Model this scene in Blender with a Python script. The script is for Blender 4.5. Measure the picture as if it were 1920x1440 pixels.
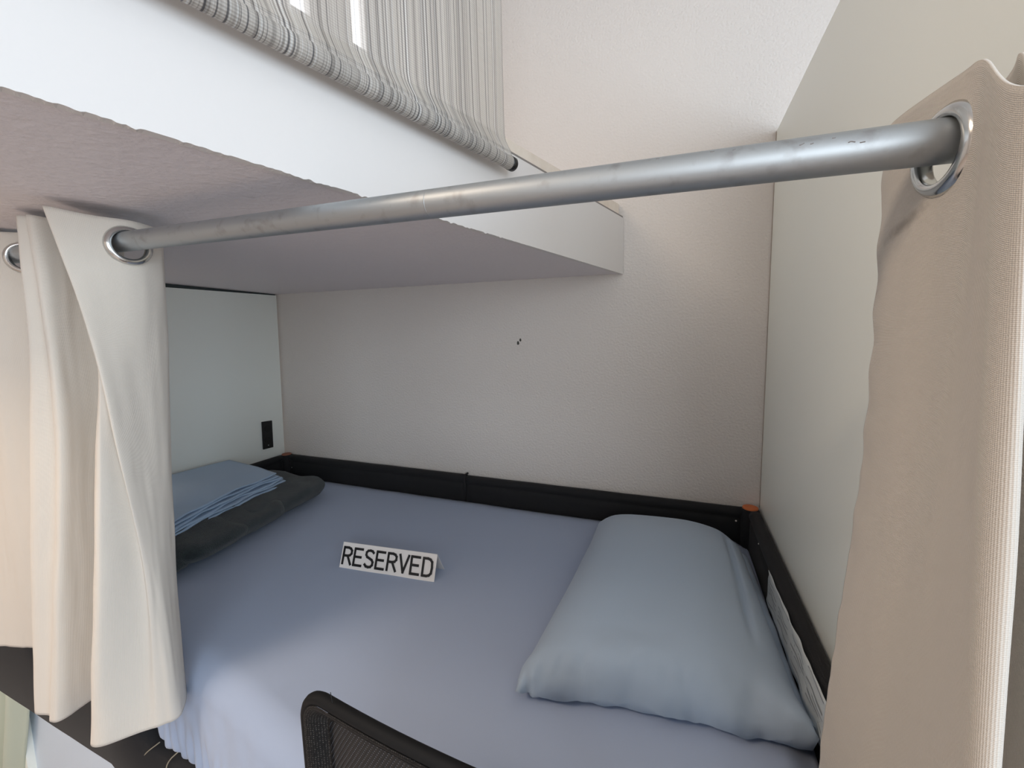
import bpy, bmesh, math, random
from mathutils import Vector, Matrix, noise

random.seed(7)
S = bpy.context.scene
for o in list(bpy.data.objects):
    bpy.data.objects.remove(o)

# ------------------------------------------------------------------ camera
cam_d = bpy.data.cameras.new('camera')
cam = bpy.data.objects.new('camera', cam_d)
S.collection.objects.link(cam)
cam_d.sensor_width = 36.0
cam_d.lens = 36.0 * 766.0 / 1920.0
cam_d.clip_start = 0.02
YAW, PITCH, ROLL = 0.386, -0.111, -0.024
cy, sy, cp, sp = math.cos(YAW), math.sin(YAW), math.cos(PITCH), math.sin(PITCH)
fw = Vector((-sy * cp, cy * cp, sp))
r0 = Vector((cy, sy, 0))
u0 = r0.cross(fw)
rt = math.cos(ROLL) * r0 + math.sin(ROLL) * u0
up = -math.sin(ROLL) * r0 + math.cos(ROLL) * u0
cam.matrix_world = Matrix((
    (rt.x, up.x, -fw.x, 1.753),
    (rt.y, up.y, -fw.y, -1.391),
    (rt.z, up.z, -fw.z, 0.5),
    (0, 0, 0, 1)))
S.camera = cam

# ------------------------------------------------------------------ world, lights, exposure
w = bpy.data.worlds.new('daylight')
S.world = w
w.use_nodes = True
w.node_tree.nodes['Background'].inputs['Color'].default_value = (0.62, 0.78, 1.0, 1)
w.node_tree.nodes['Background'].inputs['Strength'].default_value = 1.2

def area(name, loc, target, sx, sz, power, color):
    d = bpy.data.lights.new(name, 'AREA')
    d.shape = 'RECTANGLE'
    d.size, d.size_y = sx, sz
    d.energy = power
    d.color = color
    o = bpy.data.objects.new(name, d)
    S.collection.objects.link(o)
    o.location = loc
    o.rotation_euler = (Vector(target) - Vector(loc)).to_track_quat('-Z', 'Y').to_euler()
    return o

area('daylight_window_right', (3.74, -2.2, 0.65), (0.0, -2.2, 0.65), 1.35, 1.45, 32, (0.72, 0.87, 1.0))
area('added_window_front', (2.9, -3.34, 0.75), (2.9, 0.0, 0.75), 1.6, 1.35, 32, (0.92, 0.97, 1.0))  # added window light behind the viewer, brightens fascia and back wall
area('added_lamp_light', (0.35, -2.15, 1.70), (0.35, -2.15, 0.0), 0.6, 0.6, 27, (1.0, 0.81, 0.63))  # added warm fill from a lamp out of view

S.view_settings.view_transform = 'Standard'
S.view_settings.look = 'None'
S.view_settings.gamma = 1.0
S.view_settings.use_curve_mapping = False
S.view_settings.exposure = 0.0
S.cycles.use_denoising = True
S.cycles.max_bounces = 10
S.cycles.diffuse_bounces = 8
S.cycles.transparent_max_bounces = 16

# ------------------------------------------------------------------ materials
def lin(c):
    return tuple(((x / 255.0) / 12.92 if x / 255.0 <= 0.04045 else ((x / 255.0 + 0.055) / 1.055) ** 2.4) for x in c) + (1.0,)

def mat(name, rgb, rough=0.6, metal=0.0, bump=None, spots=None, spec=0.5, sheen=0.0, coord='Object'):
    """rgb is an sRGB albedo; bump=(scale, strength, distance) noise relief; spots=(rgb2, scale, lo, hi) mottling."""
    m = bpy.data.materials.new(name)
    m.use_nodes = True
    nt = m.node_tree
    b = nt.nodes['Principled BSDF']
    b.inputs['Base Color'].default_value = lin(rgb)
    b.inputs['Roughness'].default_value = rough
    b.inputs['Metallic'].default_value = metal
    b.inputs['Specular IOR Level'].default_value = spec
    if sheen:
        b.inputs['Sheen Weight'].default_value = sheen
    tc = nt.nodes.new('ShaderNodeTexCoord')
    if spots:
        n = nt.nodes.new('ShaderNodeTexNoise')
        n.inputs['Scale'].default_value = spots[1]
        n.inputs['Detail'].default_value = 6
        nt.links.new(tc.outputs[coord], n.inputs['Vector'])
        r = nt.nodes.new('ShaderNodeMapRange')
        r.inputs['From Min'].default_value = spots[2]
        r.inputs['From Max'].default_value = spots[3]
        nt.links.new(n.outputs['Fac'], r.inputs['Value'])
        mx = nt.nodes.new('ShaderNodeMix')
        mx.data_type = 'RGBA'
        mx.inputs[6].default_value = lin(rgb)
        mx.inputs[7].default_value = lin(spots[0])
        nt.links.new(r.outputs['Result'], mx.inputs[0])
        nt.links.new(mx.outputs[2], b.inputs['Base Color'])
    if bump:
        n2 = nt.nodes.new('ShaderNodeTexNoise')
        n2.inputs['Scale'].default_value = bump[0]
        n2.inputs['Detail'].default_value = 4
        nt.links.new(tc.outputs[coord], n2.inputs['Vector'])
        bp = nt.nodes.new('ShaderNodeBump')
        bp.inputs['Strength'].default_value = bump[1]
        bp.inputs['Distance'].default_value = bump[2]
        nt.links.new(n2.outputs['Fac'], bp.inputs['Height'])
        nt.links.new(bp.outputs['Normal'], b.inputs['Normal'])
    return m

def weave(name, rgb, scale, strength, rough=0.85, trans=0.0, spots=None):
    """woven cloth: two crossed thread waves drive the relief (UV in metres)."""
    m = mat(name, rgb, rough, spec=0.2, sheen=0.15, spots=spots, coord='UV')
    nt = m.node_tree
    b = nt.nodes['Principled BSDF']
    tc = nt.nodes.new('ShaderNodeTexCoord')
    hs = []
    for d in ('X', 'Y'):
        wv = nt.nodes.new('ShaderNodeTexWave')
        wv.bands_direction = d
        wv.inputs['Scale'].default_value = scale
        wv.inputs['Distortion'].default_value = 0.6
        nt.links.new(tc.outputs['UV'], wv.inputs['Vector'])
        hs.append(wv)
    ml = nt.nodes.new('ShaderNodeMath')
    ml.operation = 'ADD'
    nt.links.new(hs[0].outputs['Fac'], ml.inputs[0])
    nt.links.new(hs[1].outputs['Fac'], ml.inputs[1])
    bp = nt.nodes.new('ShaderNodeBump')
    bp.inputs['Strength'].default_value = strength
    bp.inputs['Distance'].default_value = 0.0006
    nt.links.new(ml.outputs[0], bp.inputs['Height'])
    nt.links.new(bp.outputs['Normal'], b.inputs['Normal'])
    if trans:
        tr = nt.nodes.new('ShaderNodeBsdfTranslucent')
        tr.inputs['Color'].default_value = lin(rgb)
        ms = nt.nodes.new('ShaderNodeMixShader')
        ms.inputs[0].default_value = trans
        out = nt.nodes['Material Output']
        nt.links.new(b.outputs[0], ms.inputs[1])
        nt.links.new(tr.outputs[0], ms.inputs[2])
        nt.links.new(ms.outputs[0], out.inputs['Surface'])
    return m

M = {}
M['plaster'] = mat('textured_plaster', (220, 215, 210), 0.7, bump=(140, 0.8, 0.0035))
M['paint'] = mat('white_paint', (221, 218, 216), 0.55, bump=(60, 0.12, 0.002))
M['soffit'] = mat('soffit_paint', (226, 220, 223), 0.5, bump=(90, 0.6, 0.003))
M['laminate'] = mat('white_laminate', (243, 246, 239), 0.40)
M['edge'] = mat('laminate_edge', (170, 160, 150), 0.6)
M['trim_grey'] = mat('grey_trim', (128, 122, 118), 0.5)
M['cleat'] = mat('pale_wood_cleat', (232, 222, 210), 0.6, spots=((224, 212, 198), 30, 0.4, 0.7))
M['floor'] = mat('grey_floor', (200, 187, 180), 0.5, spots=((184, 172, 164), 6, 0.4, 0.7))
M['black_fabric'] = mat('black_fabric', (34, 34, 36), 0.8, bump=(420, 0.3, 0.001), sheen=0.05, spec=0.25)
M['chair_black'] = mat('chair_black_cloth', (19, 19, 20), 0.7, spec=0.2)
M['black_seam'] = mat('black_seam', (24, 24, 26), 0.75)
M['orange'] = mat('orange_plastic', (214, 118, 66), 0.5)
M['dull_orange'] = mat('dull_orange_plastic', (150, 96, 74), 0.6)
M['rivet'] = mat('pale_rivet', (225, 222, 215), 0.35)
M['sheet'] = weave('blue_grey_sheet', (162, 175, 199), 900, 0.12, 0.8)
M['pillow'] = weave('blue_grey_pillowcase', (166, 182, 200), 900, 0.12, 0.8)
M['linen'] = weave('light_blue_linen', (162, 184, 208), 900, 0.12, 0.8)
M['towel'] = mat('dark_towel', (52, 60, 62), 0.95, bump=(500, 0.9, 0.004), spots=((40, 47, 50), 60, 0.4, 0.7), sheen=0.3, spec=0.1)
M['curtain'] = weave('cream_curtain_cloth', (225, 217, 206), 300, 0.4, 0.9, trans=0.10)
M['curtain_smudged_shaded'] = weave('cream_curtain_cloth_smudge_and_shade', (214, 207, 198), 300, 0.5, 0.9, trans=0.11)  # same cloth as left curtain; base darkened in place of shade, smudge is real
def smudge(m, cx_, cy_, rx, ry, ang, dark):
    nt = m.node_tree
    b = nt.nodes['Principled BSDF']
    tc = nt.nodes.new('ShaderNodeTexCoord')
    mp = nt.nodes.new('ShaderNodeMapping')
    mp.vector_type = 'TEXTURE'
    mp.inputs['Location'].default_value = (cx_, cy_, 0)
    mp.inputs['Rotation'].default_value = (0, 0, ang)
    mp.inputs['Scale'].default_value = (rx, ry, 1)
    nt.links.new(tc.outputs['UV'], mp.inputs['Vector'])
    ln = nt.nodes.new('ShaderNodeVectorMath'); ln.operation = 'LENGTH'
    nt.links.new(mp.outputs[0], ln.inputs[0])
    no = nt.nodes.new('ShaderNodeTexNoise'); no.inputs['Scale'].default_value = 160
    nt.links.new(tc.outputs['UV'], no.inputs['Vector'])
    ad = nt.nodes.new('ShaderNodeMath'); ad.operation = 'ADD'
    nt.links.new(ln.outputs['Value'], ad.inputs[0]); nt.links.new(no.outputs['Fac'], ad.inputs[1])
    r = nt.nodes.new('ShaderNodeMapRange')
    r.inputs['From Min'].default_value = 0.6; r.inputs['From Max'].default_value = 1.6
    r.inputs['To Min'].default_value = 0.75; r.inputs['To Max'].default_value = 0.0
    nt.links.new(ad.outputs[0], r.inputs['Value'])
    mx = nt.nodes.new('ShaderNodeMix'); mx.data_type = 'RGBA'
    mx.inputs[6].default_value = b.inputs['Base Color'].default_value[:]
    mx.inputs[7].default_value = lin(dark)
    nt.links.new(r.outputs['Result'], mx.inputs[0])
    nt.links.new(mx.outputs[2], b.inputs['Base Color'])
smudge(M['curtain_smudged_shaded'], 0.045, 0.084, 0.026, 0.0055, -0.35, (150, 142, 134))
M['lower_curtain'] = weave('pale_green_curtain_cloth', (196, 202, 184), 420, 0.4, 0.9)
M['chrome'] = mat('chrome', (206, 206, 204), 0.18, 1.0)
M['steel'] = mat('galvanised_steel', (176, 181, 184), 0.50, 1.0, spots=((160, 162, 164), 60, 0.56, 0.72), bump=(30, 0.1, 0.001))
M['dark_scuff'] = mat('dark_scuff', (120, 116, 114), 0.6)
M['black_plastic'] = mat('black_plastic', (20, 20, 22), 0.35)
M['socket_black'] = mat('socket_black', (12, 12, 13), 0.5)
M['brushed'] = mat('brushed_aluminium_print', (232, 228, 224), 0.5, 0.0, bump=(300, 0.1, 0.0005))
M['ink'] = mat('black_ink', (22, 22, 24), 0.5)
M['label'] = mat('grey_paper_label', (205, 210, 210), 0.6, bump=(40, 0.4, 0.003))
M['label_ink'] = mat('label_print', (150, 154, 158), 0.6)
M['gap_shade'] = mat('dark_grey_gap_shade', (66, 74, 74), 0.8)  # shade of the gap over the left panel, as a colour
M['dark_hole'] = mat('dark_hole', (70, 68, 64), 0.9)
M['frame_white'] = mat('window_frame_white', (232, 232, 230), 0.4)
M['lower_panel'] = mat('lower_white_panel', (206, 220, 236), 0.45)
M['piping'] = mat('tan_piping', (150, 142, 126), 0.6)

def mesh_lattice():
    """black office chair mesh: fine diagonal ribs with see-through pores."""
    m = bpy.data.materials.new('chair_mesh')
    m.use_nodes = True
    nt = m.node_tree
    b = nt.nodes['Principled BSDF']
    b.inputs['Base Color'].default_value = lin((22, 22, 23))
    b.inputs['Roughness'].default_value = 0.55
    tc = nt.nodes.new('ShaderNodeTexCoord')
    mp = nt.nodes.new('ShaderNodeMapping')
    mp.inputs['Rotation'].default_value = (0, 0, math.radians(58))
    nt.links.new(tc.outputs['UV'], mp.inputs['Vector'])
    wv = nt.nodes.new('ShaderNodeTexWave')
    wv.bands_direction = 'Y'
    wv.inputs['Scale'].default_value = 75
    nt.links.new(mp.outputs[0], wv.inputs['Vector'])
    wx = nt.nodes.new('ShaderNodeTexWave')
    wx.bands_direction = 'X'
    wx.inputs['Scale'].default_value = 110
    nt.links.new(mp.outputs[0], wx.inputs['Vector'])
    ml = nt.nodes.new('ShaderNodeMath'); ml.operation = 'MULTIPLY'
    nt.links.new(wv.outputs['Fac'], ml.inputs[0]); nt.links.new(wx.outputs['Fac'], ml.inputs[1])
    gt = nt.nodes.new('ShaderNodeMath'); gt.operation = 'GREATER_THAN'
    gt.inputs[1].default_value = 0.93
    nt.links.new(ml.outputs[0], gt.inputs[0])
    bp = nt.nodes.new('ShaderNodeBump')
    bp.inputs['Strength'].default_value = 0.8
    bp.inputs['Distance'].default_value = 0.001
    nt.links.new(wv.outputs['Fac'], bp.inputs['Height'])
    nt.links.new(bp.outputs['Normal'], b.inputs['Normal'])
    tr = nt.nodes.new('ShaderNodeBsdfTransparent')
    ms = nt.nodes.new('ShaderNodeMixShader')
    nt.links.new(gt.outputs[0], ms.inputs[0])
    nt.links.new(b.outputs[0], ms.inputs[1]); nt.links.new(tr.outputs[0], ms.inputs[2])
    nt.links.new(ms.outputs[0], nt.nodes['Material Output'].inputs['Surface'])
    return m
M['chair_mesh'] = mesh_lattice()
def border_mesh():
    m = mat('chair_border_mesh', (15, 15, 16), 0.6, spec=0.2)
    nt = m.node_tree
    b = nt.nodes['Principled BSDF']
    tc = nt.nodes.new('ShaderNodeTexCoord')
    vo = nt.nodes.new('ShaderNodeTexVoronoi')
    vo.inputs['Scale'].default_value = 420
    vo.inputs['Randomness'].default_value = 0.25
    nt.links.new(tc.outputs['UV'], vo.inputs['Vector'])
    r = nt.nodes.new('ShaderNodeValToRGB')
    r.color_ramp.elements[0].position = 0.12; r.color_ramp.elements[0].color = lin((80, 77, 74))
    r.color_ramp.elements[1].position = 0.30; r.color_ramp.elements[1].color = lin((15, 15, 16))
    nt.links.new(vo.outputs['Distance'], r.inputs[0])
    nt.links.new(r.outputs[0], b.inputs['Base Color'])
    bp = nt.nodes.new('ShaderNodeBump')
    bp.inputs['Strength'].default_value = 0.6
    bp.inputs['Distance'].default_value = 0.001
    nt.links.new(vo.outputs['Distance'], bp.inputs['Height'])
    nt.links.new(bp.outputs[0], b.inputs['Normal'])
    return m
M['border_mesh'] = border_mesh()

def blind_cloth():
    """sheer screen fabric: irregular vertical yarn stripes and a fine horizontal weave; UV = metres (along, down)."""
    m = bpy.data.materials.new('striped_screen_fabric')
    m.use_nodes = True
    nt = m.node_tree
    b = nt.nodes['Principled BSDF']
    b.inputs['Roughness'].default_value = 0.75
    b.inputs['Specular IOR Level'].default_value = 0.2
    tc = nt.nodes.new('ShaderNodeTexCoord')
    sx = nt.nodes.new('ShaderNodeSeparateXYZ')
    nt.links.new(tc.outputs['UV'], sx.inputs[0])
    def band(scale, detail, off):
        n = nt.nodes.new('ShaderNodeTexNoise')
        n.noise_dimensions = '1D'
        n.inputs['Scale'].default_value = scale
        n.inputs['Detail'].default_value = detail
        a = nt.nodes.new('ShaderNodeMath'); a.inputs[1].default_value = off
        nt.links.new(sx.outputs['X'], a.inputs[0])
        nt.links.new(a.outputs[0], n.inputs['W'])
        return n
    n1, n2, n3 = band(330, 2, 3.1), band(120, 2, 9.7), band(16, 1, 1.3)
    r1 = nt.nodes.new('ShaderNodeValToRGB')
    e = r1.color_ramp.elements
    e[0].position, e[0].color = 0.34, lin((124, 122, 123))
    e[1].position, e[1].color = 0.44, lin((214, 207, 199))
    x = e.new(0.60); x.color = lin((224, 218, 210))
    x = e.new(0.72); x.color = lin((240, 240, 238))
    nt.links.new(n1.outputs['Fac'], r1.inputs[0])
    r2 = nt.nodes.new('ShaderNodeMapRange')
    r2.inputs['From Min'].default_value = 0.36; r2.inputs['From Max'].default_value = 0.46
    r2.inputs['To Min'].default_value = 0.66; r2.inputs['To Max'].default_value = 1.0
    nt.links.new(n2.outputs['Fac'], r2.inputs['Value'])
    r3 = nt.nodes.new('ShaderNodeMapRange')
    r3.inputs['From Min'].default_value = 0.35; r3.inputs['From Max'].default_value = 0.65
    r3.inputs['To Min'].default_value = 0.86; r3.inputs['To Max'].default_value = 1.0
    nt.links.new(n3.outputs['Fac'], r3.inputs['Value'])
    m1 = nt.nodes.new('ShaderNodeMath'); m1.operation = 'MULTIPLY'
    nt.links.new(r2.outputs[0], m1.inputs[0]); nt.links.new(r3.outputs[0], m1.inputs[1])
    wv = nt.nodes.new('ShaderNodeTexWave'); wv.bands_direction = 'Y'
    wv.inputs['Scale'].default_value = 95
    nt.links.new(tc.outputs['UV'], wv.inputs['Vector'])
    rw = nt.nodes.new('ShaderNodeMapRange')
    rw.inputs['To Min'].default_value = 0.80; rw.inputs['To Max'].default_value = 1.0
    nt.links.new(wv.outputs['Fac'], rw.inputs['Value'])
    m2 = nt.nodes.new('ShaderNodeMath'); m2.operation = 'MULTIPLY'
    nt.links.new(m1.outputs[0], m2.inputs[0]); nt.links.new(rw.outputs[0], m2.inputs[1])
    vm = nt.nodes.new('ShaderNodeVectorMath'); vm.operation = 'SCALE'
    nt.links.new(r1.outputs[0], vm.inputs[0]); nt.links.new(m2.outputs[0], vm.inputs['Scale'])
    nt.links.new(vm.outputs[0], b.inputs['Base Color'])
    bp = nt.nodes.new('ShaderNodeBump'); bp.inputs['Strength'].default_value = 0.4; bp.inputs['Distance'].default_value = 0.001
    nt.links.new(wv.outputs['Fac'], bp.inputs['Height']); nt.links.new(bp.outputs[0], b.inputs['Normal'])
    tr = nt.nodes.new('ShaderNodeBsdfTranslucent')
    nt.links.new(vm.outputs[0], tr.inputs['Color'])
    ms = nt.nodes.new('ShaderNodeMixShader'); ms.inputs[0].default_value = 0.18
    nt.links.new(b.outputs[0], ms.inputs[1]); nt.links.new(tr.outputs[0], ms.inputs[2])
    tp = nt.nodes.new('ShaderNodeBsdfTransparent')
    ms2 = nt.nodes.new('ShaderNodeMixShader'); ms2.inputs[0].default_value = 0.22
    nt.links.new(ms.outputs[0], ms2.inputs[1]); nt.links.new(tp.outputs[0], ms2.inputs[2])
    nt.links.new(ms2.outputs[0], nt.nodes['Material Output'].inputs['Surface'])
    return m
M['blind'] = blind_cloth()

def glow(name, rgb, s):
    m = bpy.data.materials.new(name)
    m.use_nodes = True
    b = m.node_tree.nodes['Principled BSDF']
    b.inputs['Base Color'].default_value = lin(rgb)
    b.inputs['Emission Color'].default_value = lin(rgb)
    b.inputs['Emission Strength'].default_value = s
    return m
M['sky_pane'] = glow('bright_window_pane', (250, 252, 255), 2.6)
M['added_lamp_glow'] = glow('added_lamp_diffuser', (255, 236, 214), 3.0)

# ------------------------------------------------------------------ helpers
def link(name, me, m, parent=None, smooth=False):
    o = bpy.data.objects.new(name, me)
    S.collection.objects.link(o)
    if m is not None:
        me.materials.append(m)
    if parent is not None:
        o.parent = parent
        o.matrix_parent_inverse = parent.matrix_world.inverted()
    if smooth:
        for p in me.polygons:
            p.use_smooth = True
    return o

def obj(name, verts, faces, m, parent=None, smooth=False):
    me = bpy.data.meshes.new(name)
    me.from_pydata([tuple(v) for v in verts], [], faces)
    me.update()
    return link(name, me, m, parent, smooth)

def from_bm(name, bm, m, parent=None, smooth=False):
    me = bpy.data.meshes.new(name)
    bmesh.ops.recalc_face_normals(bm, faces=bm.faces)
    bm.to_mesh(me)
    bm.free()
    return link(name, me, m, parent, smooth)

def thing(name, label, cat, loc=(0, 0, 0), group=None):
    o = bpy.data.objects.new(name, None)
    S.collection.objects.link(o)
    o.location = loc
    o.matrix_world = Matrix.Translation(loc)
    o.empty_display_size = 0.05
    return tag(o, label, cat, group)

def tag(o, label, cat, group=None):
    o['label'] = label
    o['category'] = cat
    if group:
        o['group'] = group
    return o

def struct(o):
    o['kind'] = 'structure'
    return o

def add_hex(bm, p, bevel=0.0):
    """p: eight corners, bottom ring of four then top ring of four."""
    b2 = bmesh.new()
    v = [b2.verts.new(q) for q in p]
    for f in ((3, 2, 1, 0), (4, 5, 6, 7), (0, 1, 5, 4), (1, 2, 6, 5), (2, 3, 7, 6), (3, 0, 4, 7)):
        b2.faces.new([v[i] for i in f])
    bmesh.ops.recalc_face_normals(b2, faces=b2.faces)
    if bevel:
        bmesh.ops.bevel(b2, geom=list(b2.edges), offset=bevel, segments=2, affect='EDGES', profile=0.6)
    me = bpy.data.meshes.new('tmp')
    b2.to_mesh(me); b2.free()
    bm.from_mesh(me)
    bpy.data.meshes.remove(me)

def add_box(bm, lo, hi, bevel=0.0):
    x0, y0, z0 = lo
    x1, y1, z1 = hi
    add_hex(bm, [(x0, y0, z0), (x1, y0, z0), (x1, y1, z0), (x0, y1, z0),
                 (x0, y0, z1), (x1, y0, z1), (x1, y1, z1), (x0, y1, z1)], bevel)

def box(name, lo, hi, m, parent=None, bevel=0.0):
    bm = bmesh.new()
    add_box(bm, lo, hi, bevel)
    return from_bm(name, bm, m, parent)

def hexa(name, p, m, parent=None, bevel=0.0):
    bm = bmesh.new()
    add_hex(bm, p, bevel)
    return from_bm(name, bm, m, parent)

def tube_mesh(path, r, n=16, cap=True, radii=None):
    path = [Vector(p) for p in path]
    verts, faces = [], []
    up0 = Vector((0, 0, 1))
    prev = None
    for i, p in enumerate(path):
        a = path[max(i - 1, 0)]
        c = path[min(i + 1, len(path) - 1)]
        t = (c - a).normalized()
        if prev is None:
            s = t.cross(up0)
            if s.length < 1e-4:
                s = t.cross(Vector((1, 0, 0)))
        else:
            s = prev - t * prev.dot(t)
        s.normalize()
        prev = s
        q = t.cross(s)
        rr = radii[i] if radii else r
        for k in range(n):
            ang = 2 * math.pi * k / n
            verts.append(p + (s * math.cos(ang) + q * math.sin(ang)) * rr)
    for i in range(len(path) - 1):
        for k in range(n):
            k2 = (k + 1) % n
            faces.append((i * n + k, i * n + k2, (i + 1) * n + k2, (i + 1) * n + k))
    if cap:
        faces.append(tuple(range(n - 1, -1, -1)))
        faces.append(tuple((len(path) - 1) * n + k for k in range(n)))
    return verts, faces

def tube(name, path, r, m, parent=None, n=16, radii=None):
    v, f = tube_mesh(path, r, n, True, radii)
    o = obj(name, v, f, m, parent, True)
    return o

def grid(name, nu, nv, fn, m, parent=None, uv=None, thick=0.0, smooth=True, skip=None, offset=-1.0):
    """surface fn(i, j) -> point, i in 0..nu, j in 0..nv; uv(i, j) in metres."""
    verts = [fn(i, j) for j in range(nv + 1) for i in range(nu + 1)]
    W = nu + 1
    faces, idx = [], []
    for j in range(nv):
        for i in range(nu):
            if skip and skip(i, j):
                continue
            faces.append((j * W + i, j * W + i + 1, (j + 1) * W + i + 1, (j + 1) * W + i))
            idx.append((i, j))
    o = obj(name, verts, faces, m, parent, smooth)
    if uv:
        ul = o.data.uv_layers.new(name='UVMap')
        k = 0
        for (i, j) in idx:
            for (a, b) in ((i, j), (i + 1, j), (i + 1, j + 1), (i, j + 1)):
                ul.data[k].uv = uv(a, b)
                k += 1
    if thick:
        md = o.modifiers.new('thickness', 'SOLIDIFY')
        md.thickness = thick
        md.offset = offset
    return o

def catmull(pts, n):
    """resample a polyline of tuples as a smooth curve of n+1 points, evenly by arc length."""
    P = [Vector(p) for p in pts]
    P = [P[0] * 2 - P[1]] + P + [P[-1] * 2 - P[-2]]
    dense = []
    for i in range(1, len(P) - 2):
        for k in range(40):
            t = k / 40
            a, b, c, d = P[i - 1], P[i], P[i + 1], P[i + 2]
            dense.append(0.5 * ((2 * b) + (c - a) * t + (2 * a - 5 * b + 4 * c - d) * t * t + (3 * b - a - 3 * c + d) * t ** 3))
    dense.append(P[-2])
    L = [0.0]
    for i in range(1, len(dense)):
        L.append(L[-1] + (dense[i] - dense[i - 1]).length)
    out, k = [], 0
    for i in range(n + 1):
        s = L[-1] * i / n
        while k < len(L) - 2 and L[k + 1] < s:
            k += 1
        f = (s - L[k]) / max(L[k + 1] - L[k], 1e-9)
        out.append(dense[k].lerp(dense[k + 1], min(max(f, 0), 1)))
    return out, L[-1]

def sm(a, b, x):
    t = min(max((x - a) / (b - a), 0.0), 1.0)
    return t * t * (3 - 2 * t)

def nz(*p):
    return noise.noise(Vector(p))

FLOOR, CEIL = -0.87, 1.78
K = 0.265                                   # the upper bunk stands at a slight angle
DX, DY = -K / math.hypot(1, K), -1 / math.hypot(1, K)    # along the upper bunk side, from the wall into the room
NX, NY = 1 / math.hypot(1, K), -K / math.hypot(1, K)     # outward from that side
def ub(s, off, z):
    """a point s metres from the back wall along the upper bunk's side, off metres out from it."""
    return Vector((1.586 + DX * s + NX * off, DY * s + NY * off, z))
def soffit(x):
    return 0.73 - 0.0192 * (x - 0.022)

# ------------------------------------------------------------------ room shell
X0, X1, Y0 = -1.6, 3.8, -3.4
wb = struct(box('wall_back', (X0 - 0.1, 0, FLOOR - 0.1), (X1 + 0.1, 0.1, CEIL + 0.1), M['plaster']))
struct(box('floor', (X0, Y0, FLOOR - 0.1), (X1, 0, FLOOR), M['floor']))
struct(box('ceiling', (X0, Y0, CEIL), (X1, 0, CEIL + 0.1), M['paint']))
struct(box('wall_left', (X0 - 0.1, Y0, FLOOR - 0.1), (X0, 0, CEIL + 0.1), M['paint']))

def wall_with_hole(name, axis, at, a0, a1, h0, h1, z0, z1, t):
    bm = bmesh.new()
    def seg(u0, u1, v0, v1):
        if axis == 'x':
            add_box(bm, (at, u0, v0), (at + t, u1, v1))
        else:
            add_box(bm, (u0, at, v0), (u1, at + t, v1))
    seg(a0, h0, FLOOR - 0.1, CEIL + 0.1)
    seg(h1, a1, FLOOR - 0.1, CEIL + 0.1)
    seg(h0, h1, FLOOR - 0.1, z0)
    seg(h0, h1, z1, CEIL + 0.1)
    return struct(from_bm(name, bm, M['paint']))

wall_with_hole('wall_right', 'x', X1, Y0, 0.0, -2.9, -1.5, -0.1, 1.4, 0.1)
wall_with_hole('wall_front', 'y', Y0 - 0.1, X0, X1, 2.1, 3.7, 0.05, 1.45, 0.1)

def window(name, axis, at, h0, h1, z0, z1):
    r = bpy.data.objects.new(name, None)
    S.collection.objects.link(r)
    struct(r)
    bm = bmesh.new()
    fwid = 0.05
    def bar(u0, u1, v0, v1):
        if axis == 'x':
            add_box(bm, (at, u0, v0), (at + 0.06, u1, v1), 0.004)
        else:
            add_box(bm, (u0, at, v0), (u1, at + 0.06, v1), 0.004)
    bar(h0, h0 + fwid, z0, z1); bar(h1 - fwid, h1, z0, z1)
    bar(h0 + fwid, h1 - fwid, z0, z0 + fwid); bar(h0 + fwid, h1 - fwid, z1 - fwid, z1)
    mid = (h0 + h1) / 2
    bar(mid - 0.02, mid + 0.02, z0 + fwid, z1 - fwid)
    from_bm('window_frame', bm, M['frame_white'], r)
    return r
window('window_1', 'x', X1 + 0.02, -2.9, -1.5, -0.1, 1.4)
window('window_2', 'y', Y0 - 0.08, 2.1, 3.7, 0.05, 1.45)  # unseen window added to carry the front fill light

# two small plaster holes in the back wall
for (x, z, r) in ((1.2155, 0.4835, 0.0042), (1.2245, 0.4935, 0.0036)):
    vs, fs = [], []
    for ring, (rr, yy) in enumerate(((1.35, 0.0), (1.0, -0.0016), (0.75, -0.0012), (0.0, -0.0006))):
        for k in range(12):
            a = 2 * math.pi * k / 12
            j = 1 + 0.25 * nz(x * 90, k * 0.7, 1)
            vs.append((x + r * rr * j * math.cos(a) * 0.8, yy, z + r * rr * j * math.sin(a) * 1.2))
    for q in range(3):
        for k in range(12):
            fs.append((q * 12 + k, q * 12 + (k + 1) % 12, (q + 1) * 12 + (k + 1) % 12, (q + 1) * 12 + k))
    obj('screw_hole', vs, fs, M['dark_hole'], wb, True)

# ------------------------------------------------------------------ partitions
t = thing('partition_panel', 'white laminate partition panel at left end of bed with black outlet', 'partition', (-0.02, -0.45, FLOOR))
zt0, zt1 = 0.724, 0.706
hexa('board', [(-0.07, -0.93, FLOOR), (-0.052, -0.93, FLOOR), (-0.052, -0.009, FLOOR), (-0.07, -0.009, FLOOR),
      (0.003, -0.93, zt1), (0.0215, -0.93, zt1), (0.0215, -0.009, zt0), (0.003, -0.009, zt0)], M['laminate'], t)
hexa('gap_shade_strip', [(-0.02, -0.93, zt1), (0.012, -0.93, zt1), (0.012, -0.006, zt0), (-0.02, -0.006, zt0),
     (-0.02, -0.93, 0.7295), (0.012, -0.93, 0.7295), (0.012, -0.006, 0.7295), (-0.02, -0.006, 0.7295)], M['gap_shade'], t)  # dark strip added to stand in for the shaded gap above the panel
def lpx(z):
    return -0.012 + 0.046 * (z + 0.024)
t = thing('partition_panel', 'tall white laminate partition panel at pillow end, behind right curtain', 'partition', (2.005, -0.48, FLOOR))
box('board', (1.995, -0.985, FLOOR), (2.015, -0.004, 1.052), M['laminate'], t, 0.0008)
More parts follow.
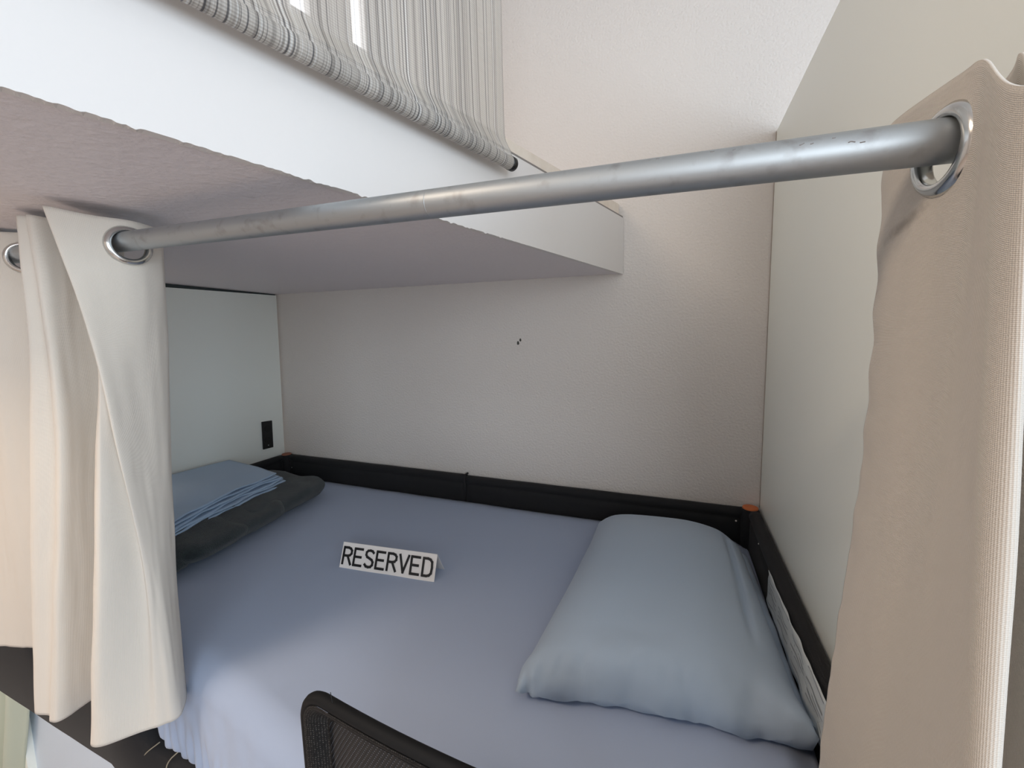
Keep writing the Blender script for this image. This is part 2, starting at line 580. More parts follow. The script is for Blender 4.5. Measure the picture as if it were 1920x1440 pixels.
box('edge_joint', (1.9935, -0.004, -0.03), (2.016, 0.0, 1.05), M['edge'], t)

# outlet on the left panel
t = thing('power_outlet', 'small black power outlet on the left white panel', 'outlet', (lpx(0.083), -0.096, 0.083))
def lp(y, z, d):
    return (lpx(z) + d, y, z)
hexa('cover_plate', [lp(-0.122, 0.019, 0), lp(-0.122, 0.019, 0.007), lp(-0.072, 0.018, 0.007), lp(-0.072, 0.018, 0),
                     lp(-0.121, 0.149, 0), lp(-0.121, 0.149, 0.007), lp(-0.071, 0.146, 0.007), lp(-0.071, 0.146, 0)], M['black_plastic'], t, 0.002)
for zc in (0.058, 0.112):
    bm = bmesh.new()
    for k in range(20):
        pass
    v = [lp(-0.097 + 0.016 * math.cos(a * math.pi / 10), zc + 0.018 * math.sin(a * math.pi / 10), d) for d in (0.0065, 0.0085) for a in range(20)]
    f = [tuple(range(20, 40))] + [(k, (k + 1) % 20, 20 + (k + 1) % 20, 20 + k) for k in range(20)]
    bm.free()
    obj('socket', v, f, M['socket_black'], t)
tube('screw', [lp(-0.097, 0.034, 0.006), lp(-0.097, 0.034, 0.0082)], 0.0025, M['steel'], t, 10)

# ------------------------------------------------------------------ upper bunk
UB = thing('upper_bunk', 'white painted upper bunk platform overhanging the bed', 'bunk bed', (1.0, -0.6, 0.72))
LEN = 1.36
# underside slab
def so(x, y, z=0):
    return (x, y, soffit(x) + z)
pa, pb = ub(0.0, -0.012, 0), ub(LEN, -0.012, 0)
bm = bmesh.new()
add_hex(bm, [so(X0, pb.y), so(pb.x, pb.y), so(pa.x, -0.0005), so(X0, -0.0005),
             so(X0, pb.y, 0.1), so(pb.x, pb.y, 0.1), so(pa.x, -0.0005, 0.1), so(X0, -0.0005, 0.1)])
from_bm('platform', bm, M['soffit'], UB)
# fascia with a slightly ragged painted lower edge
NS = 420
def fas(i, j):
    s = 0.002 + (LEN - 0.002) * i / NS
    off = (0.0, 0.0, -0.012, -0.012, 0.0)[j]
    p = ub(s, off, 0)
    zb = soffit(p.x) - 0.0022
    rag = max(0.0, nz(s * 22, 3.0, 0) * 0.0028 + nz(s * 110, 9.0, 0) * 0.0040 + 0.0004) * sm(0.5, 0.75, s)
    p.z = (zb - rag, 0.872 , 0.872, zb, zb - rag)[j]
    return p
grid('fascia', NS, 4, fas, M['paint'], UB, smooth=False)
# thin grey top edge strip, then a pale cleat standing back from it
bm = bmesh.new()
add_hex(bm, [ub(0.006, -0.012, 0.872), ub(0.006, -0.001, 0.872), ub(LEN, -0.001, 0.872), ub(LEN, -0.012, 0.872),
             ub(0.006, -0.012, 0.877), ub(0.006, -0.001, 0.877), ub(LEN, -0.001, 0.877), ub(LEN, -0.012, 0.877)])
from_bm('edge_strip', bm, M['trim_grey'], UB)
bm = bmesh.new()
add_hex(bm, [ub(0.012, -0.03, 0.80), ub(0.012, -0.0125, 0.80), ub(LEN, -0.0125, 0.80), ub(LEN, -0.03, 0.80),
             ub(0.012, -0.03, 0.915), ub(0.012, -0.0125, 0.915), ub(LEN, -0.0125, 0.894), ub(LEN, -0.03, 0.894)])
from_bm('cleat', bm, M['cleat'], UB)

# wall beyond the upper bunk with two narrow bright slots of window
s_a, s_b, off = 0.0, LEN, -0.8
WL = bpy.data.objects.new('wall_inner', None); S.collection.objects.link(WL); struct(WL)
bm = bmesh.new()
def sl(s0, s1, z0, z1, o0=-0.86, o1=-0.8):
    add_hex(bm, [ub(s0, o0, z0), ub(s0, o1, z0), ub(s1, o1, z0), ub(s1, o0, z0), ub(s0, o0, z1), ub(s0, o1, z1), ub(s1, o1, z1), ub(s1, o0, z1)])
# slots in metres from the wall along the bunk: y -0.38..-0.325 and -0.185..-0.13
q = math.hypot(1, K)
off_y = -NY * 0.8
def s_of(y):
    return (y - NY * -0.8) / DY
s1a, s1b = s_of(-0.13), s_of(-0.185)
s2a, s2b = s_of(-0.325), s_of(-0.385)
base = 0.84
sl(s_of(-0.01), s1a, base, CEIL); sl(s1b, s2a, base, CEIL); sl(s2b, LEN, base, CEIL)
sl(s1a, s1b, base, 1.512); sl(s2a, s2b, base, 1.512); sl(s1a, s1b, 1.74, CEIL); sl(s2a, s2b, 1.74, CEIL)
from_bm('inner_wall_board', bm, M['paint'], WL)
for k, (a, b) in enumerate(((s1a, s1b), (s2a, s2b))):
    wn = bpy.data.objects.new('window_%d' % (k + 3), None); S.collection.objects.link(wn); struct(wn)
    bm = bmesh.new(); sl(a, b, 1.512, 1.74, -0.845, -0.838)
    from_bm('pane', bm, M['sky_pane'], wn)

# ------------------------------------------------------------------ roller blind
RB = thing('roller_blind', 'grey striped screen roller blind hanging along the upper bunk', 'blind', tuple(ub(1.1, 0.02, 0.81)))
B0, B1 = 0.642, 1.26
prof = [(0.018, 1.70), (0.018, 1.45), (0.018, 1.25), (0.018, 1.10), (0.018, 1.00), (0.018, 0.91), (0.0182, 0.889), (0.0205, 0.876), (0.0262, 0.864), (0.0318, 0.854), (0.0340, 0.846)]
cz, co, cr = 0.833, 0.0285, 0.0125
for a in range(60, -131, -10):
    prof.append((co + cr * math.cos(math.radians(a)), cz + cr * math.sin(math.radians(a))))
NB = len(prof) - 1
plen = [0.0]
for a, b in zip(prof, prof[1:]):
    plen.append(plen[-1] + math.hypot(b[0] - a[0], b[1] - a[1]))
NBU = 260
def bl(i, j):
    s = B0 + (B1 - B0) * i / NBU
    o_, z_ = prof[j]
    wv = 0.0010 * math.sin(s * 62 + 1.1) * sm(1.0, 0.86, z_) * sm(0.80, 0.87, z_)
    wv += 0.0007 * nz(s * 14, z_ * 1.5, 4.0) * sm(0.85, 0.95, z_)
    return ub(s, o_ + wv, z_)
grid('fabric', NBU, NB, bl, M['blind'], RB, uv=lambda i, j: ((B1 - B0) * i / NBU, plen[j]))
tube('hem_bar', [ub(B0 - 0.001, co, cz), ub(B1, co, cz)], 0.0112, M['trim_grey'], RB, 20)
v, f = tube_mesh([ub(B0 + 0.002, co, cz), ub(B0 - 0.010, co, cz), ub(B0 - 0.0125, co, cz)], 0.0128, 24, True, [0.0128, 0.0128, 0.0112])
o = obj('end_cap', v, f, M['black_plastic'], RB, True); o['label'] = 'black plastic end cap'
tube('roller', [ub(B0 - 0.01, 0.0, 1.72), ub(B1, 0.0, 1.72)], 0.022, M['frame_white'], RB, 20)

# ------------------------------------------------------------------ curtain rod
RA, RD = Vector((0.969, -1.01, 0.662)), (Vector((1.922, -1.01, 0.625)) - Vector((0.969, -1.01, 0.662)))
def rodp(x):
    return RA + RD * ((x - RA.x) / RD.x)
ROD = thing('curtain_rod', 'long galvanised steel tube curtain rod across the bunk opening', 'curtain rod', tuple(rodp(1.4)))
tube('pipe', [rodp(-0.35 + 2.8 * k / 60) for k in range(61)], 0.0143, M['steel'], ROD, 28)
tube('joint_ring', [rodp(1.512), rodp(1.5128)], 0.0144, M['steel'], ROD, 28)
for (x, a, l) in ((1.735, 46, 0.003), (1.775, 44, 0.003), (1.79, 38, 0.002), (1.833, 22, 0.003), (1.839, 21, 0.002), (1.852, 30, 0.002), (1.862, 8, 0.004), (1.868, 4, 0.003)):
    c = rodp(x)
    pts = []
    for k in range(5):
        xx = x + l * (k / 4 - 0.5)
        aa = math.radians(a + 6 * nz(xx * 300, a, 0))
        cc = rodp(xx)
        pts.append(cc + Vector((0, -math.cos(aa), math.sin(aa))) * 0.01405)
    tube('scratch', pts, 0.00045, M['dark_scuff'], ROD, 6)

# ------------------------------------------------------------------ eyelet curtains
def eyelet(center, normal, parent, R=0.0292, r=0.0205):
    n = Vector(normal).normalized()
    a = n.cross(Vector((0, 0, 1))).normalized()
    b = n.cross(a)
    prof_ = [(r, -0.0045), (r + 0.001, -0.0058), (r + 0.004, -0.0062), (R - 0.002, -0.0044), (R, -0.0018),
             (R, 0.0018), (R - 0.002, 0.0044), (r + 0.004, 0.0062), (r + 0.001, 0.0058), (r, 0.0045)]
    N, Pn = 48, len(prof_)
    vs = []
    for k in range(N):
        an = 2 * math.pi * k / N
        for (rr, h) in prof_:
            vs.append(Vector(center) + (a * math.cos(an) + b * math.sin(an)) * rr + n * h)
    fs = [(k * Pn + j, ((k + 1) % N) * Pn + j, ((k + 1) % N) * Pn + (j + 1) % Pn, k * Pn + (j + 1) % Pn) for k in range(N) for j in range(Pn)]
    return obj('eyelet', vs, fs, M['chrome'], parent, True)

def spline(pts, n):
    """n+1 samples along a smooth curve, equally many between neighbouring control points."""
    P = [Vector(p + (0,)) for p in pts]
    P = [P[0] * 2 - P[1]] + P + [P[-1] * 2 - P[-2]]
    out = []
    for k in range(n + 1):
        x = min(k / n * (len(pts) - 1), len(pts) - 1 - 1e-6)
        i, t = int(x) + 1, x - int(x)
        a, b, c, d = P[i - 1], P[i], P[i + 1], P[i + 2]
        out.append(0.5 * ((2 * b) + (c - a) * t + (2 * a - 5 * b + 4 * c - d) * t * t + (3 * b - a - 3 * c + d) * t ** 3))
    return out

def eyelet_curtain(root, plans, ztop, zbot, n, nv, seed, noise_amp=0.0025, cloth='curtain', pucker=0.0):
    """cloth lofted through plan curves at several heights: plans = [(fraction down, control points), ...]"""
    vs_ = [v for v, _ in plans]
    cs = [spline(c, n) for _, c in plans]
    def plan(i, v):
        k = 0
        while k < len(vs_) - 2 and v > vs_[k + 1]:
            k += 1
        t = (v - vs_[k]) / (vs_[k + 1] - vs_[k])
        # Catmull-Rom through the stacked plans
        p1, p2 = cs[k][i], cs[k + 1][i]
        p0 = cs[k - 1][i] if k > 0 else p1 * 2 - p2
        p3 = cs[k + 2][i] if k + 2 < len(cs) else p2 * 2 - p1
        h0, h1, h2 = (vs_[k] - vs_[k - 1]) if k > 0 else (vs_[k + 1] - vs_[k]), vs_[k + 1] - vs_[k], (vs_[k + 2] - vs_[k + 1]) if k + 2 < len(cs) else (vs_[k + 1] - vs_[k])
        m1 = (p2 - p0) * (h1 / (h0 + h1)); m2 = (p3 - p1) * (h1 / (h1 + h2))
        t2, t3 = t * t, t * t * t
        return p1 * (2 * t3 - 3 * t2 + 1) + m1 * (t3 - 2 * t2 + t) + p2 * (-2 * t3 + 3 * t2) + m2 * (t3 - t2)
    lens = [0.0]
    for i in range(n):
        lens.append(lens[-1] + sum((c[i + 1] - c[i]).length for c in cs) / len(cs))
    def P(i, j):
        v = j / nv
        p = plan(i, v)
        zt, zb = ztop(lens[i], p), zbot(lens[i], p)
        a, c = plan(max(i - 1, 0), v), plan(min(i + 1, n), v)
        tt = (c - a).normalized()
        d = noise_amp * nz(lens[i] * 22 + seed, v * 3.2, seed) * sm(0.08, 0.3, v)
        d += 0.4 * noise_amp * nz(lens[i] * 70 + seed, v * 9, 3 + seed) * sm(0.02, 0.1, v)
        d += pucker * nz(v * 34, lens[i] * 30, 6) * math.exp(-(lens[i] / 0.022) ** 2)
        return Vector((p.x - tt.y * d, p.y + tt.x * d, zt + (zb - zt) * v))
    pts = [[P(i, j) for i in range(n + 1)] for j in range(nv + 1)]
    cut = []
    for i in range(n):
        a, b = cs[0][i], cs[0][i + 1]
        if (a.y + 1.01) * (b.y + 1.01) < 0:
            zr = rodp(a.x).z - 0.006
            v = (ztop(lens[i], a) - zr) / (ztop(lens[i], a) - zbot(lens[i], a))
            c = P(i, v * nv)
            tg = plan(min(i + 3, n), v) - plan(max(i - 3, 0), v)
            eyelet(c, (-tg.y, tg.x, 0), root)
            cut.append((i, c))
    def skip(i, j):
        c = (pts[j][i] + pts[j + 1][i + 1]) / 2
        return any(abs(i - ci) < 60 and (c - cen).length < 0.0245 for ci, cen in cut)
    H = 0.9
    return grid('cloth', n, nv, lambda i, j: pts[j][i], M[cloth], root, uv=lambda i, j: (lens[i], H * j / nv), thick=0.0016, skip=skip, offset=0.0)

LC = thing('curtain', 'bunched cream eyelet curtain at the left end of the rod', 'curtain', (0.8, -1.01, -0.18), 'cream eyelet curtains')
tail_t = [(0.75, -1.01), (0.715, -0.968), (0.68, -0.965), (0.645, -1.01), (0.60, -1.05), (0.55, -1.04), (0.51, -1.0), (0.46, -0.97), (0.41, -1.0)]
tail_b = [(0.585, -1.035), (0.545, -0.995), (0.50, -0.985), (0.445, -0.992), (0.39, -1.005), (0.34, -1.02), (0.27, -1.035), (0.20, -1.01), (0.15, -0.98)]
def tail(k):
    return [(a[0] + (b[0] - a[0]) * k, a[1] + (b[1] - a[1]) * k) for a, b in zip(tail_t, tail_b)]
#            lead end        lead bend        eyelet           front tip        hollow           second tip       back side        crossing         deep             deep
LP = [
 (0.0,  [(0.946, -0.950), (0.960, -0.966), (0.967, -1.010), (0.931, -1.080), (0.916, -1.066), (0.905, -1.056), (0.895, -1.035), (0.885, -1.008), (0.868, -0.968), (0.846, -0.968),
         (0.835, -1.010), (0.838, -1.056), (0.831, -1.066), (0.824, -1.0635), (0.814, -1.071), (0.795, -1.056)] + tail(0)),
 (0.22, [(0.925, -0.950), (0.940, -0.966), (0.955, -1.005), (0.955, -1.058), (0.945, -1.048), (0.938, -1.052), (0.915, -1.035), (0.880, -1.000), (0.850, -0.972), (0.832, -0.975),
         (0.828, -1.020), (0.842, -1.060), (0.832, -1.066), (0.815, -1.057), (0.795, -1.072), (0.775, -1.058)] + tail(0.2)),
 (0.42, [(0.900, -0.950), (0.915, -0.966), (0.930, -1.002), (0.938, -1.040), (0.926, -1.034), (0.925, -1.060), (0.895, -1.050), (0.855, -1.005), (0.830, -0.975), (0.812, -0.978),
         (0.815, -1.025), (0.832, -1.064), (0.818, -1.069), (0.795, -1.058), (0.768, -1.076), (0.742, -1.066)] + tail(0.42)),
 (0.68, [(0.876, -0.952), (0.894, -0.970), (0.912, -0.996), (0.914, -1.016), (0.905, -1.020), (0.897, -1.072), (0.862, -1.060), (0.815, -1.010), (0.785, -0.978), (0.765, -0.980),
         (0.770, -1.030), (0.780, -1.070), (0.765, -1.076), (0.742, -1.068), (0.712, -1.082), (0.684, -1.070)] + tail(0.68)),
 (1.0,  [(0.862, -0.955), (0.893, -0.975), (0.908, -0.995), (0.897, -1.018), (0.878, -1.034), (0.838, -1.080), (0.800, -1.066), (0.765, -1.015), (0.740, -0.985), (0.715, -0.985),
         (0.705, -1.030), (0.710, -1.074), (0.695, -1.084), (0.672, -1.079), (0.645, -1.086), (0.615, -1.070)] + tail(1.0)),
]
def ztL(l, p):
    return rodp(p.x).z + 0.037 + 0.003 * nz(l * 25, 2, 0) - 0.006 * sm(0.93, 0.96, p.x)
def zbL(l, p):
    return -0.182 + 0.003 * nz(l * 20, 5, 0)
eyelet_curtain(LC, LP, ztL, zbL, 520, 150, 2.0)

RC = thing('curtain', 'cream eyelet curtain panel close up at the right end of the rod', 'curtain', (1.95, -1.05, -0.25), 'cream eyelet curtains')
fold2 = [(1.972, -0.962), (1.985, -0.975), (1.992, -1.01), (1.990, -1.055), (1.998, -1.085), (2.015, -1.07), (2.025, -1.01), (2.035, -0.965), (2.055, -0.965), (2.065, -1.01), (2.075, -1.05), (2.09, -1.06)]
fold2b = [(1.965, -0.985), (1.978, -0.99), (1.985, -1.02), (1.985, -1.075), (1.995, -1.105), (2.015, -1.09), (2.03, -1.02), (2.045, -0.98), (2.065, -0.98), (2.08, -1.02), (2.09, -1.06), (2.11, -1.08)]
RP = [
 (0.0,  [(1.914, -0.930), (1.910, -0.955), (1.914, -0.985), (1.919, -1.010), (1.9195, -1.035), (1.9140, -1.062), (1.9115, -1.082), (1.9130, -1.094), (1.9230, -1.072), (1.935, -1.040), (1.948, -1.010), (1.958, -0.975)] + fold2),
 (0.3,  [(1.914, -0.930), (1.911, -0.955), (1.913, -0.985), (1.917, -1.012), (1.917, -1.045), (1.9135, -1.075), (1.9105, -1.100), (1.919, -1.106), (1.931, -1.080), (1.943, -1.045), (1.953, -1.010), (1.958, -0.985)] + fold2),
 (0.62, [(1.898, -0.930), (1.901, -0.955), (1.907, -0.985), (1.913, -1.015), (1.916, -1.050), (1.9145, -1.085), (1.9125, -1.115), (1.919, -1.119), (1.930, -1.090), (1.941, -1.050), (1.950, -1.015), (1.955, -0.995)] + fold2b),
 (1.0,  [(1.886, -0.935), (1.893, -0.958), (1.901, -0.985), (1.909, -1.018), (1.914, -1.055), (1.914, -1.090), (1.913, -1.120), (1.919, -1.124), (1.930, -1.095), (1.940, -1.055), (1.948, -1.020), (1.953, -1.000)] + fold2b),
]
def ztR(l, p):
    return rodp(p.x).z + 0.039 - 0.044 * sm(-1.030, -1.102, p.y) * sm(1.95, 1.925, p.x) - 0.004 * sm(-1.0, -1.05, p.y) + 0.0015 * nz(l * 22, 8, 0)
def zbR(l, p):
    return -0.25
eyelet_curtain(RC, RP, ztR, zbR, 420, 220, 11.0, 0.0010, 'curtain_smudged_shaded', 0.0018)

# ------------------------------------------------------------------ bed frame
BF = thing('bed_frame', 'black fabric covered bed frame with padded guard rails', 'bed', (1.0, -0.5, FLOOR))
def guard(name, a, b, inward, zt=-0.026, zb=-0.46, seed=0):
    """one fabric covered guard between two plan points: rolled top edge, sunken seam, flat panel."""
    a, b, n = Vector(a + (0,)), Vector(b + (0,)), Vector(inward + (0,)).normalized()
    pr = [(0.0, zb), (0.030, zb), (0.030, zt - 0.055), (0.030, zt - 0.034), (0.0265, zt - 0.030), (0.0285, zt - 0.026), (0.034, zt - 0.018), (0.033, zt - 0.008),
          (0.026, zt - 0.001), (0.014, zt), (0.004, zt - 0.003), (0.0, zt - 0.012)]
    N = 40
    Pn = len(pr)
    vs = []
    for i in range(N + 1):
        u = i / N
        p = a.lerp(b, u)
        for k, (d, z) in enumerate(pr):
            ww = 0.0016 * nz(u * 9 + seed, k * 0.5, seed)
            vs.append(p + n * (d + (ww if k > 1 else 0)) + Vector((0, 0, z + ww * 0.8)))
    fs = [(i * Pn + k, (i + 1) * Pn + k, (i + 1) * Pn + (k + 1) % Pn, i * Pn + (k + 1) % Pn) for i in range(N) for k in range(Pn)]
    fs += [tuple(range(Pn)), tuple(N * Pn + k for k in range(Pn - 1, -1, -1))]
    return obj(name, vs, fs, M['black_fabric'], BF, True)
guard('back_guard', (0.045, -0.004), (0.992, -0.004), (0, -1), zt=-0.027, seed=1)
guard('back_guard', (0.998, -0.004), (1.950, -0.004), (0, -1), zt=-0.030, seed=4)
guard('left_guard', (-0.006, -0.05), (-0.006, -0.90), (1, 0), seed=7)
guard('right_guard', (1.992, -0.05), (1.992, -0.90), (-1, 0), seed=9)
tube('joint_piping', [(0.995, -0.036, -0.16), (0.995, -0.0365, -0.06), (0.995, -0.040, -0.042), (0.995, -0.030, -0.0245), (0.995, -0.012, -0.0235)], 0.004, M['black_seam'], BF, 8)
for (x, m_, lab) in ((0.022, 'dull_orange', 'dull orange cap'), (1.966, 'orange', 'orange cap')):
    bm = bmesh.new()
    v, f = tube_mesh([(x, -0.027, -0.46), (x, -0.027, -0.034), (x, -0.027, -0.0275)], 0.026, 24, True, [0.0255, 0.0255, 0.022])
    post = obj('corner_post', v, f, M['black_fabric'], BF, True)
    v, f = tube_mesh([(x, -0.027, -0.028), (x, -0.027, -0.0235), (x, -0.027, -0.0222)], 0.02, 24, True, [0.0215, 0.021, 0.018])
    c = obj('post_cap', v, f, M[m_], post)
    c['label'] = lab
def dot(p, n, r=0.0026):
    n = Vector(n); p = Vector(p)
    return tube('rivet', [p, p + n * 0.0012, p + n * 0.002], r, M['rivet'], BF, 10, [r, r, r * 0.5])
dot((1.928, -0.037, -0.068), (0, -1, 0)); dot((1.9565, -0.232, -0.040), (-1, 0, 0), 0.002)
dot((0.062, -0.0365, -0.085), (0, -1, 0), 0.0016)
# front rail: raised on the left, dropping away under the mattress edge
bm = bmesh.new()
N = 46
def frail(i, j):
    x = -0.05 + 2.02 * i / N
    top = -0.235 - 0.14 * sm(0.56, 0.70, x)
    bot = -0.462 - 0.12 * sm(0.56, 0.70, x)
    yo = -0.968 + 0.020 * sm(0.58, 0.70, x)
    pr = [(0.05, bot), (0.006, bot), (0.0, bot + 0.012), (-0.002, (top + bot) / 2), (0.0, top - 0.012), (0.008, top), (0.05, top), (0.05, bot)]
    d, z = pr[j]
    return Vector((x, yo + d, z + 0.002 * nz(x * 8, j, 0)))
grid('front_rail', N, 7, frail, M['black_fabric'], BF)
for pth in (((0.722, -0.945, -0.357), (0.680, -0.951, -0.392), (0.657, -0.952, -0.420), (0.648, -0.952, -0.448), (0.650, -0.951, -0.52)),
            ((0.788, -0.945, -0.354), (0.765, -0.951, -0.377), (0.748, -0.952, -0.407), (0.744, -0.952, -0.45), (0.744, -0.951, -0.54))):
    tube('seam_piping', catmull(pth, 16)[0], 0.0013, M['piping'], BF, 6)
box('base', (0.47, -0.905, -0.75), (1.955, -0.04, -0.37), M['black_fabric'], BF, 0.01)
for (x, y) in ((0.1, -0.85), (1.9, -0.85), (0.1, -0.1), (1.9, -0.1)):
    tube('leg', [(x, y, FLOOR), (x, y, -0.74)], 0.025, M['black_plastic'], BF, 12)

# paper label on the right guard
LB = grid('care_label', 40, 8, lambda i, j: Vector((1.9575 + 0.0035 * nz(i * 0.22, j * 0.5, 3) - 0.003, -0.366 - 0.40 * i / 40, -0.024 + 0.026 * i / 40 * 0.9 - 0.082 * j / 8 + 0.0025 * nz(i * 0.3, 0, 9) - 0.012)),
          M['label'], BF, thick=0.0006)
LB['label'] = 'grey printed paper label'
for k in range(7):
    for (a, b) in ((0.03, 0.22), (0.26, 0.46), (0.52, 0.72), (0.76, 0.95)):
        if (k * 3 + int(a * 10)) % 5 == 0:
            continue
        vs, fs = [], []
        for i in range(9):
            u = a + (b - a) * i / 8
            v_ = 0.10 + 0.115 * k
            ii, jj = u * 40, v_ * 8
            p = Vector((1.9575 + 0.0035 * nz(ii * 0.22, jj * 0.5, 3) - 0.0038, -0.366 - 0.40 * u, -0.024 + 0.026 * u * 0.9 - 0.082 * v_ + 0.0025 * nz(ii * 0.3, 0, 9) - 0.012))
            vs += [p + Vector((0, 0, 0.0014)), p - Vector((0, 0, 0.0014))]
        fs = [(2 * i, 2 * i + 1, 2 * i + 3, 2 * i + 2) for i in range(8)]
        obj('print_line', vs, fs, M['label_ink'], LB)

# ------------------------------------------------------------------ mattress and fitted sheet
MT = thing('mattress', 'mattress under a smooth blue-grey fitted sheet with gathered front edge', 'mattress', (1.0, -0.5, -0.37))
ZM = -0.12
def yfront(x):
    return -0.915 - 0.030 * sm(0.62, 0.78, x) - 0.075 * sm(0.75, 1.35, x)
box('mattress_core', (0.045, -0.90, -0.366), (1.945, -0.06, -0.15), M['sheet'], MT, 0.04)
NX_, NTOP, NSIDE = 300, 60, 46
def sheet(i, j):
    x = 0.032 + (1.958 - 0.032) * i / NX_
    yf = yfront(x)
    if j <= NTOP:
        v = j / NTOP
        y = -0.040 + (yf + 0.055 + 0.040) * v
        z = ZM + 0.006 * math.sin(math.pi * v) + 0.0025 * nz(x * 3, y * 3, 1) + 0.0012 * nz(x * 9, y * 7, 5)
        e = min(x - 0.032, 1.958 - x)
        z -= 0.02 * (1 - sm(0, 0.05, e)) + 0.010 * (1 - sm(0, 0.05, -0.04 - y))
        z -= 0.0 
        return Vector((x, y, z))
    w_ = (j - NTOP) / NSIDE
    # rolled edge then side, then tuck under
    arc = 0.30
    if w_ < arc:
        a = w_ / arc * math.pi / 2
        y = yf + 0.055 - 0.055 * math.sin(a)
        z = ZM - 0.055 * (1 - math.cos(a))
    else:
        k = (w_ - arc) / (1 - arc)
        bulge = 0.012 * math.sin(math.pi * min(k * 1.1, 1)) 
        y = yf - bulge + 0.045 * sm(0.72, 1.0, k)
        z = ZM - 0.055 - 0.205 * k
    z += 0.002 * nz(x * 3, y * 3, 1)
    g = sm(0.42, 0.95, w_)
    rip = 0.0085 * math.sin(x * 215 + 3.0 * nz(x * 16, 0, 2)) + 0.007 * nz(x * 55, w_ * 2, 7)
    y += rip * g
    z += 0.006 * nz(x * 34, 1, 2) * sm(0.8, 1.0, w_)
    y += 0.006 * nz(x * 20 + z * 12, z * 8, 8) * sm(0.1, 0.5, w_)
    return Vector((x, y, z))
ROWS = NTOP + NSIDE
grid('fitted_sheet', NX_, ROWS, sheet, M['sheet'], MT, uv=lambda i, j: (1.93 * i / NX_, 1.2 * j / ROWS), thick=0.001)

# ------------------------------------------------------------------ pillow
PL = thing('pillow', 'plump blue-grey pillow at the right end of the bed', 'pillow', (1.73, -0.43, ZM))
c00, c10, c11, c01 = Vector((1.500, -0.812, 0)), Vector((1.950, -0.752, 0)), Vector((1.925, -0.075, 0)), Vector((1.525, -0.085, 0))
NPU, NPV = 90, 120
def pil_xy(u, v):
    p = (c00 * (1 - u) + c10 * u) * (1 - v) + (c01 * (1 - u) + c11 * u) * v
    # sides drawn slightly inwards between the corners
    cx_, cy_ = 4 * u * (1 - u), 4 * v * (1 - v)
    p.y += 0.016 * cx_ * (1 - v) * (1 - v) - 0.012 * cx_ * v * v * -1 * 0
    p.x += 0.016 * cy_ * (1 - u) * (1 - u) * 1 - 0.004 * cy_ * u
    # rounded far corners
    p.x += 0.010 * (1 - sm(0.0, 0.10, u)) * (1 - sm(0.0, 0.05, v))
    p.y -= 0.05 * (sm(0.6, 1.0, abs(2 * u - 1)) ** 2) * sm(0.8, 1.0, v) * (1.0 if u > 0.5 else 0.5)
    return p
def pil_h(u, v):
    du, dv = abs(2 * u - 1), abs(2 * v - 1)
    a = max(0.0, 1 - du ** (5.0 if u < 0.5 else 3.2)) ** 0.48
    b = max(0.0, 1 - dv ** (14.0 if v < 0.5 else 4.2)) ** 0.5
    near_h = 0.066 * a * b
    dome = 0.050 * max(0.0, 1 - du ** 2.6) ** 0.8 * max(0.0, 1 - dv ** 2.4) ** 0.8
    return (near_h + dome) * (1.0 - 0.16 * sm(0.5, 1.0, v) - 0.08 * sm(0.6, 1, u))
def pil_top(i, j):
    u, v = i / NPU, j / NPV
    p = pil_xy(u, v)
    h = pil_h(u, v)
    wr = 0.0
    near = 1 - sm(0.0, 0.10, v)
    p.y += near * (0.010 * nz(u * 8 + h * 14, h * 10, 3) + 0.006 * nz(u * 22 + h * 30, h * 8, 9))
    wr += near * 0.010 * nz(u * 9 + v * 9, v * 5, 2) + near * 0.005 * nz(u * 24 - v * 14, v * 8, 5)
    wr += 0.003 * nz(u * 4, v * 5, 6)
    wr -= 0.015 * math.exp(-((u - (0.86 + 0.05 * v)) / 0.018) ** 2) * sm(0.12, 0.35, v) * (1 - sm(0.75, 0.95, v))
    lift = 0.030 * sm(0.82, 1.0, u) * (1 - sm(0.0, 0.14, v)) + 0.012 * (1 - sm(0.0, 0.12, u)) * (1 - sm(0, 0.1, v))
    edge = min(1.0, h / 0.02)
    z = ZM + 0.016 + lift + 0.016 * (1 - sm(0, 0.12, v)) * math.exp(-((u - 0.42) / 0.16) ** 2) + h + wr * edge + 0.006 * nz(u * 14, v * 11, 4) * (1 - edge)
    return Vector((p.x, p.y, z))
def pil_bot(i, j):
    u, v = i / NPU, j / NPV
    t_ = pil_top(i, j)
    h = pil_h(u, v)
    z0 = t_.z if h < 1e-6 else max(ZM + 0.008, ZM + 0.022 - 0.25 * h)
    return Vector((t_.x, t_.y, min(z0, t_.z)))
vs = [pil_top(i, j) for j in range(NPV + 1) for i in range(NPU + 1)]
W_ = NPU + 1
nT = len(vs)
vs += [pil_bot(i, j) for j in range(NPV + 1) for i in range(NPU + 1)]
fs = []
for j in range(NPV):
    for i in range(NPU):
        a = j * W_ + i
        fs.append((a, a + 1, a + W_ + 1, a + W_))
        fs.append((nT + a + W_, nT + a + W_ + 1, nT + a + 1, nT + a))
me = bpy.data.meshes.new('pillowcase')
me.from_pydata([tuple(v) for v in vs], [], fs)
bm = bmesh.new(); bm.from_mesh(me)
bmesh.ops.remove_doubles(bm, verts=bm.verts, dist=1e-5)
pc = from_bm('pillowcase', bm, M['pillow'], PL, True)
bpy.data.meshes.remove(me)
